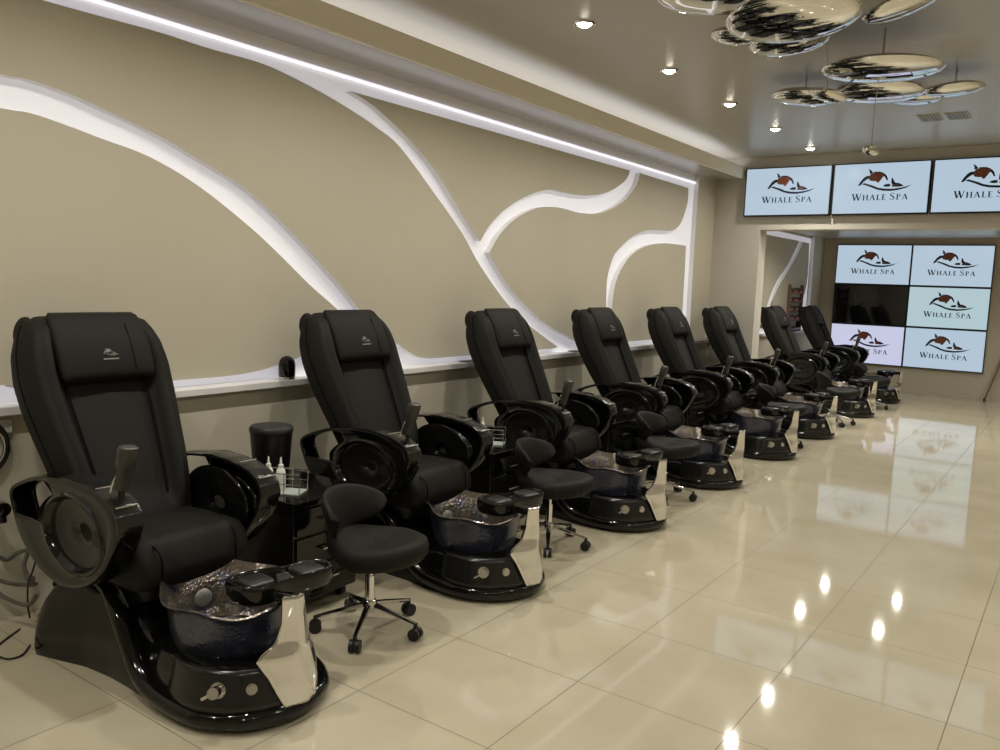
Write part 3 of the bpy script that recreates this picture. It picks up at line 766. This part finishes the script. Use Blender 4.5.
# ------------------------------------------------------------------ technician stools
def make_stool(m, cat_group):
    t = thing('technician_stool', '', 'stool', (0,0,0), 0, cat_group)
    # five-star base
    for k in range(5):
        q = 2*PI*k/5+.09; c, s_ = math.cos(q), math.sin(q)
        b = MB(); b.tube([(c*.02,s_*.02,.115),(c*.1,s_*.1,.10),(c*.2,s_*.2,.078),(c*.235,s_*.235,.07)], [.017,.014,.011,.009], 8, flat=.8); leg = b.build('leg', 'chrome', t)
        cx_, cy_ = c*.235, s_*.235
        b = MB(); b.tube([(cx_,cy_,.075),(cx_,cy_,.045)], .009, 8)
        px_, py_ = -s_, c
        for o_ in (-.014, .014):
            b.tube([(cx_+px_*(o_-.009),cy_+py_*(o_-.009),.027),(cx_+px_*(o_+.009),cy_+py_*(o_+.009),.027)], .027, 16)
        b.build('caster', 'rubber', leg)
    b = MB(); b.lathe([(.03,.085),(.034,.095),(.034,.13),(.026,.14),(.024,.14)], n=20); b.build('hub', 'chrome', t)
    b = MB(); b.lathe([(.022,.13),(.022,.25),(.014,.25),(.014,.315)], n=18); b.build('gas_lift', 'chrome', t)
    b = MB(); b.tube([(0,0,.31),(-.06,-.09,.30),(-.10,-.14,.28)], .005, 8); b.tube([(-.095,-.135,.282),(-.13,-.17,.265)], .012, 10); b.build('lever', 'plastic', t)
    b = MB(); b.box((-.08,-.06,.31), (.08,.06,.33)); b.build('mount_plate', 'plastic', t, smooth=False, bevel=.003)
    # bean-shaped seat
    def outl(k, z, n=48):
        o_ = []
        for j in range(n):
            q = 2*PI*j/n; x = .24*math.cos(q)-.015; y = .225*math.sin(q)
            wfac = 1-.20*sm(.02, -.2, x) ; y *= (1-.28*(1-sm(-.19, .03, x)))
            o_.append((.04+x*k, y*k, z+.012*(x/.2)**2-(.0)*wfac))
        return o_
    b = MB(); b.loft([outl(.72,.325), outl(.9,.332), outl(.98,.355), outl(1,.385), outl(.97,.412), outl(.88,.424), outl(.7,.42), outl(.4,.41), outl(.05,.407)]); b.build('seat', m, t, angle=80)
    # wrap-around backrest pad
    rings = []; A = 70
    for k in range(25):
        f = k/24; a = math.radians(180-A+2*A*f); ed = math.sin(PI*f)**.45 if 0 < f < 1 else .05
        hgt = .09*ed+.004; th = .026*(.5+.5*ed); zc = .53
        ring = []
        for j in range(24):
            q = 2*PI*j/24; ext = .085*math.exp(-((f-.62)/.2)**2) if math.sin(q) < 0 else 0
            rr_ = .205+th*math.cos(q)+.02*math.sin(q)-ext*.35*abs(math.sin(q)); z = zc+(hgt+ext)*math.sin(q)
            ring.append((rr_*math.cos(a)*1.02+.02, rr_*math.sin(a)*.92, z))
        rings.append(ring)
    b = MB(); b.loft(rings); b.build('backrest', m, t, angle=80)
    b = MB(); b.tube([(-.04,-.02,.32),(-.15,-.03,.33),(-.19,-.035,.37),(-.20,-.035,.43)], [.012,.014,.016,.016], 10, flat=1.6); b.build('back_bracket', 'plastic', t)
    return t
G1 = 'wheeled technician stools between the chairs'
S1 = make_stool('fabric', G1); S1.location = (-.36, .42, 0); S1.rotation_euler = (0,0,.12); S1['label'] = 'plain black wheeled stool between the two nearest spa chairs'
S2 = make_stool('quilt', G1); S2.location = (-.40, 1.97, 0); S2.rotation_euler = (0,0,.15); S2['label'] = 'quilted black wheeled stool left of the third spa chair'
for loc, rz, lab in (((-.36,3.5,0), .1, 'quilted black wheeled stool between third and fourth spa chairs'),
                     ((-.34,6.2,0), .2, 'quilted black wheeled stool between fifth and sixth spa chairs'),
                     ((-.27,8.15,0), .3, 'black wheeled stool beside the opening before the far room chairs'),
                     ((-.25,9.98,0), .1, 'farthest black wheeled stool between the two far room chairs')):
    copy_tree(S2, None, loc, rz, lab)

# ------------------------------------------------------------------ side carts with bottle racks, bin
def make_cart():
    t = thing('side_cart', '', 'side table', (0,0,0), 0, 'black side carts between the spa chairs')
    b = MB(); b.box((-.36,-.2,.06), (.30,.2,.515)); b.build('body', 'grey_gloss', t, smooth=False, bevel=.006)
    b = MB(); b.box((-.39,-.225,.515), (.335,.225,.545)); b.build('top', 'gloss', t, smooth=False, bevel=.005)
    for z0, z1 in ((.09,.22),(.235,.365),(.38,.50)):
        b = MB(); b.box((.3,-.185,z0), (.312,.185,z1)); d = b.build('drawer', 'gloss', t, smooth=False, bevel=.003)
        b = MB(); b.tube([(.335,-.05,(z0+z1)/2),(.335,.05,(z0+z1)/2)], .005, 8)
        for yy in (-.045,.045): b.tube([(.31,yy,(z0+z1)/2),(.335,yy,(z0+z1)/2)], .004, 6)
        b.build('handle', 'chrome', d)
    for x in (-.3,.24):
        for y in (-.15,.15):
            b = MB(); b.tube([(x,y-.012,.03),(x,y+.012,.03)], .03, 14); b.tube([(x,y,.05),(x,y,.07)], .01, 8); b.build('caster', 'rubber', t)
    return t
CT = make_cart()
def make_rack():
    t = thing('wire_bottle_rack', '', 'rack', (0,0,0), 0, 'wire bottle racks on the side carts')
    b = MB(); b.box((-.11,-.055,0), (.11,.055,.008)); b.build('tray', 'tray', t, smooth=False, bevel=.002)
    b = MB()
    for z in (.05, .10): b.tube([(-.11,-.055,z),(.11,-.055,z),(.11,.055,z),(-.11,.055,z),(-.11,-.055,z)], .0025, 6)
    for x in (-.11,-.037,.037,.11):
        for y in (-.055,.055): b.tube([(x,y,.004),(x,y,.10)], .0025, 6)
    b.build('wire_frame', 'wire', t, smooth=True)
    return t
RK = make_rack()
def make_bottle():
    t = thing('squeeze_bottle', '', 'bottle', (0,0,0), 0, 'squeeze bottles on the side carts')
    b = MB(); b.lathe([(.02,0),(.022,.004),(.022,.085),(.018,.1),(.011,.106),(.01,.11)], n=20); b.build('body', 'bottle', t)
    b = MB(); b.lathe([(.012,.108),(.012,.122),(.006,.126),(.003,.155),(.001,.158)], n=16); b.build('nozzle', 'bottle', t)
    return t
BT = make_bottle()
mids = [.47, 1.97, 3.45, 4.93, 6.38, 9.95]
where = ['the two nearest spa chairs', 'the second and third spa chairs', 'the third and fourth spa chairs', 'the fourth and fifth spa chairs', 'the fifth and sixth spa chairs', 'the two far room chairs']
nb = 0
for i, y in enumerate(mids):
    lab = 'black side cart between '+where[i]
    if i == 0: CT.location = (-1.0, y, 0); CT['label'] = lab
    else: copy_tree(CT, None, (-1.0, y, 0), 0, lab)
    if i in (0, 1, 2, 5):
        x0 = -.88; y0 = y+(-.12 if i == 0 else .0)
        if i == 0: RK.location = (x0, y0, .545); RK['label'] = 'chrome wire rack on the cart beside the black bin'; RK.rotation_euler = (0,0,.5)
        elif i != 5: copy_tree(RK, None, (x0, y0, .545), .5, 'chrome wire rack on the cart between '+where[i])
        offs = [(-.06,.0), (-.0,.0)] if i == 0 else [(-.03,.0)]
        for q, (ox, oy) in enumerate(offs):
            loc = (x0+ox*math.cos(.5)+.0, y0+ox*math.sin(.5), .553 if i != 5 else .545)
            l2 = ('white squeeze bottle, %s one in the rack beside the bin' % ('left' if q == 0 else 'right')) if i == 0 else 'white squeeze bottle on the cart between '+where[i]
            if nb == 0: BT.location = loc; BT['label'] = l2
            else: copy_tree(BT, None, loc, 0, l2)
            nb += 1
t = thing('waste_bin', 'round black bin with a padded lid standing on the first side cart', 'bin', (-1.16, .52, .545))
b = MB(); b.lathe([(.001,0),(.082,0),(.086,.006),(.104,.215),(.106,.225),(.09,.225)], n=36); b.build('body', 'plastic', t)
b = MB(); b.lathe([(.106,.226),(.108,.232),(.107,.248),(.098,.258),(.06,.263),(.001,.264)], n=36); b.build('lid', 'rubber', t)
# phone-like speaker on the ledge
h = ray_hit(289, 383, 0, -1.635)
t = thing('ledge_speaker', 'small black domed device on silver foot standing on the ledge', 'speaker', (-1.642, h.y-.01, .952))
b = MB(); b.lathe([(.045,0),(.048,.002),(.048,.012),(.046,.014)], n=28); b.build('foot', 'satin', t)
b = MB(); b.lathe([(.045,.014),(.048,.02),(.049,.08),(.045,.105),(.032,.124),(.013,.134),(.001,.135)], n=28); b.build('dome', 'gloss', t)
# tablets lying on ledge
for (px, py, lab) in ((468, 366, 'thin grey tablet lying on ledge left of the third chair'), (575, 355.5, 'thin grey tablet lying on ledge left of the fourth chair')):
    hh_ = ray_hit(px, py, 0, -1.64)
    b = MB(); b.box((-.045,-.11,0), (.035,.11,.008)); o = b.build('tablet', 'dull', smooth=False, bevel=.002, loc=(-1.64, hh_.y+.05, .952)); tag(o, lab, 'tablet', 'tablets on the ledge')

# ------------------------------------------------------------------ nail polish rack in the far room
t = thing('polish_rack', 'brown tiered nail polish rack on the far room ledge', 'rack', (-1.655, 11.03, .952))
b = MB()
for s_ in (-.33, .33): b.box((-.035, s_-.008, 0), (.045, s_+.008, .72))
b.box((-.04,-.33,0), (-.035,.33,.72)); b.build('frame', 'rackwood', t, smooth=False)
for k in range(5):
    b = MB(); b.box((-.035,-.33,.14*k+.02), (.05,.33,.14*k+.032)); b.box((.046,-.33,.14*k+.032), (.05,.33,.14*k+.05)); b.build('shelf', 'rackwood', t, smooth=False)
pb = None
for k in range(1, 5):
    for j in range(8):
        loc = (-1.655+.01, 11.03-.29+.083*j, .952+.14*k+.032)
        mm = ('pink', 'red', 'wine', 'pink')[(j+k) % 4]
        bt = MB(); bt.lathe([(.014,0),(.016,.003),(.016,.035),(.008,.042)], n=12); bt.lathe([(.009,.042),(.008,.08),(.001,.081)], n=10, mi=1)
        if pb is None or mm not in pb:
            o = bt.build('polish_bottle', [mm, 'plastic']); pb = pb or {}; pb[mm] = o; o.location = loc
        else:
            o = pb[mm].copy(); COL.objects.link(o); o.location = loc
        tag(o, 'tiny nail polish bottle standing in the tiered far room rack', 'nail polish', 'nail polish bottles in the rack')

# ------------------------------------------------------------------ leaning wooden pole at the right
p0 = ray_hit(985, 400, 2, 0); p1 = ray_hit(1003, 357, 1, Y2-.03)
t = thing('wooden_pole', 'brown wooden pole leaning on the far wall at the right edge', 'pole', (p0.x, p0.y-.12, 0))
d = Vector((p1.x, Y2-.03, p1.z))-Vector((p0.x, p0.y-.12, 0))
b = MB(); b.tube([(0,0,.01), tuple(d*.5), tuple(d)], .016, 10); b.build('shaft', 'pole', t)
b = MB(); b.lathe([(.02,0),(.022,.004),(.02,.03),(.016,.035)], n=12); b.build('rubber_tip', 'rubber', t)

# ------------------------------------------------------------------ clutter on the wall at the left edge
hb = ray_hit(3, 426, 0, -1.64)
b = MB(); b.box((-.0,-.05,-.03), (.02,.05,.03)); o = b.build('socket_box', 'boxwhite', smooth=False, bevel=.003, loc=(-1.64, hb.y-.02, hb.z)); tag(o, 'small cream socket box high on the wall under the ledge', 'socket')
hb = ray_hit(0, 447, 0, -1.60)
t = thing('hanging_headphones', 'black and silver ring shaped headset hanging on the left wall', 'headphones', (-1.615, hb.y-.05, hb.z))
b = MB(); b.tube([(0, .085*math.cos(a), .105*math.sin(a)) for a in [2*PI*k/28 for k in range(29)]], .013, 8); b.build('band', 'plastic', t)
b = MB(); b.tube([(.012, .07*math.cos(a), .088*math.sin(a)) for a in [2*PI*k/28 for k in range(29)]], .006, 8); b.build('inner_ring', 'satin', t)
b = MB(); b.lathe([(.001,.02),(.03,.018),(.036,0),(.036,-.02)], n=20, axis='x'); o = b.build('ear_cup', 'plastic', t); o.location = (0, -.02, -.03)
b = MB(); b.box((-.025,-.01,.085), (-.01,.01,.11)); b.build('hook', 'boxwhite', t, smooth=False)
# chrome tap behind the first chair
hb = ray_hit(9, 512, 0, -1.45)
t = thing('wall_valve', 'chrome and black water valve on the wall behind the first chair', 'valve', (-1.64, hb.y, hb.z))
b = MB(); b.tube([(0,0,0),(.10,0,0)], .016, 12); b.build('pipe', 'satin', t)
b = MB(); b.lathe([(.001,.15),(.03,.145),(.036,.125),(.03,.1),(.001,.098)], n=20, axis='x'); b.build('handwheel', 'chrome', t)
b = MB(); b.tube([(.115,0,0),(.12,0,-.06)], .02, 12); b.build('outlet', 'plastic', t)
def cable(pts, r, m, lab, name='cable', cat='cable'):
    P = []
    for p in pts:
        if len(p) == 4: h = ray_hit(p[0], p[1], {'x':0,'y':1,'z':2}[p[2]], p[3]); P.append(tuple(h))
        else: P.append(p)
    b = MB(); b.tube(spline(P, 6), r, 8); o = b.build(name, m); return tag(o, lab, cat)
cable([(-6, 553, 'x', -1.60), (6, 560, 'x', -1.60), (18, 553, 'x', -1.58), (28, 551, 'x', -1.55), (24, 566, 'x', -1.55), (31, 583, 'x', -1.5), (33, 578, 'x', -1.42)], .009, 'hose', 'grey water hose looping from the left wall, upper one', 'water_hose', 'hose')
cable([(-6, 578, 'x', -1.6), (8, 583, 'x', -1.58), (28, 585, 'x', -1.54), (36, 584, 'x', -1.40)], .009, 'hose', 'grey water hose in the middle behind the first chair', 'water_hose', 'hose')
cable([(-6, 590, 'x', -1.6), (6, 598, 'x', -1.56), (20, 604, 'x', -1.5), (30, 604, 'x', -1.42), (36, 596, 'x', -1.36)], .009, 'hose', 'grey water hose sagging lowest behind the first chair', 'water_hose', 'hose')
cable([(40, 545, 'x', -1.45), (33, 570, 'x', -1.45), (28, 585, 'x', -1.45), (28, 606, 'x', -1.45), (30, 618, 'x', -1.44)], .004, 'cable', 'thin black cord dropping behind the first chair', 'power_cord', 'cord')
cable([(30, 645, 'z', .008), (22, 655, 'z', .005), (8, 659, 'z', .005), (-2, 656, 'z', .005), (-14, 652, 'z', .005), (-2, 645, 'z', .005), (10, 636, 'z', .005), (20, 629, 'z', .006)], .004, 'cable', 'thin black cord looping on the floor by the first chair', 'power_cord', 'cord')
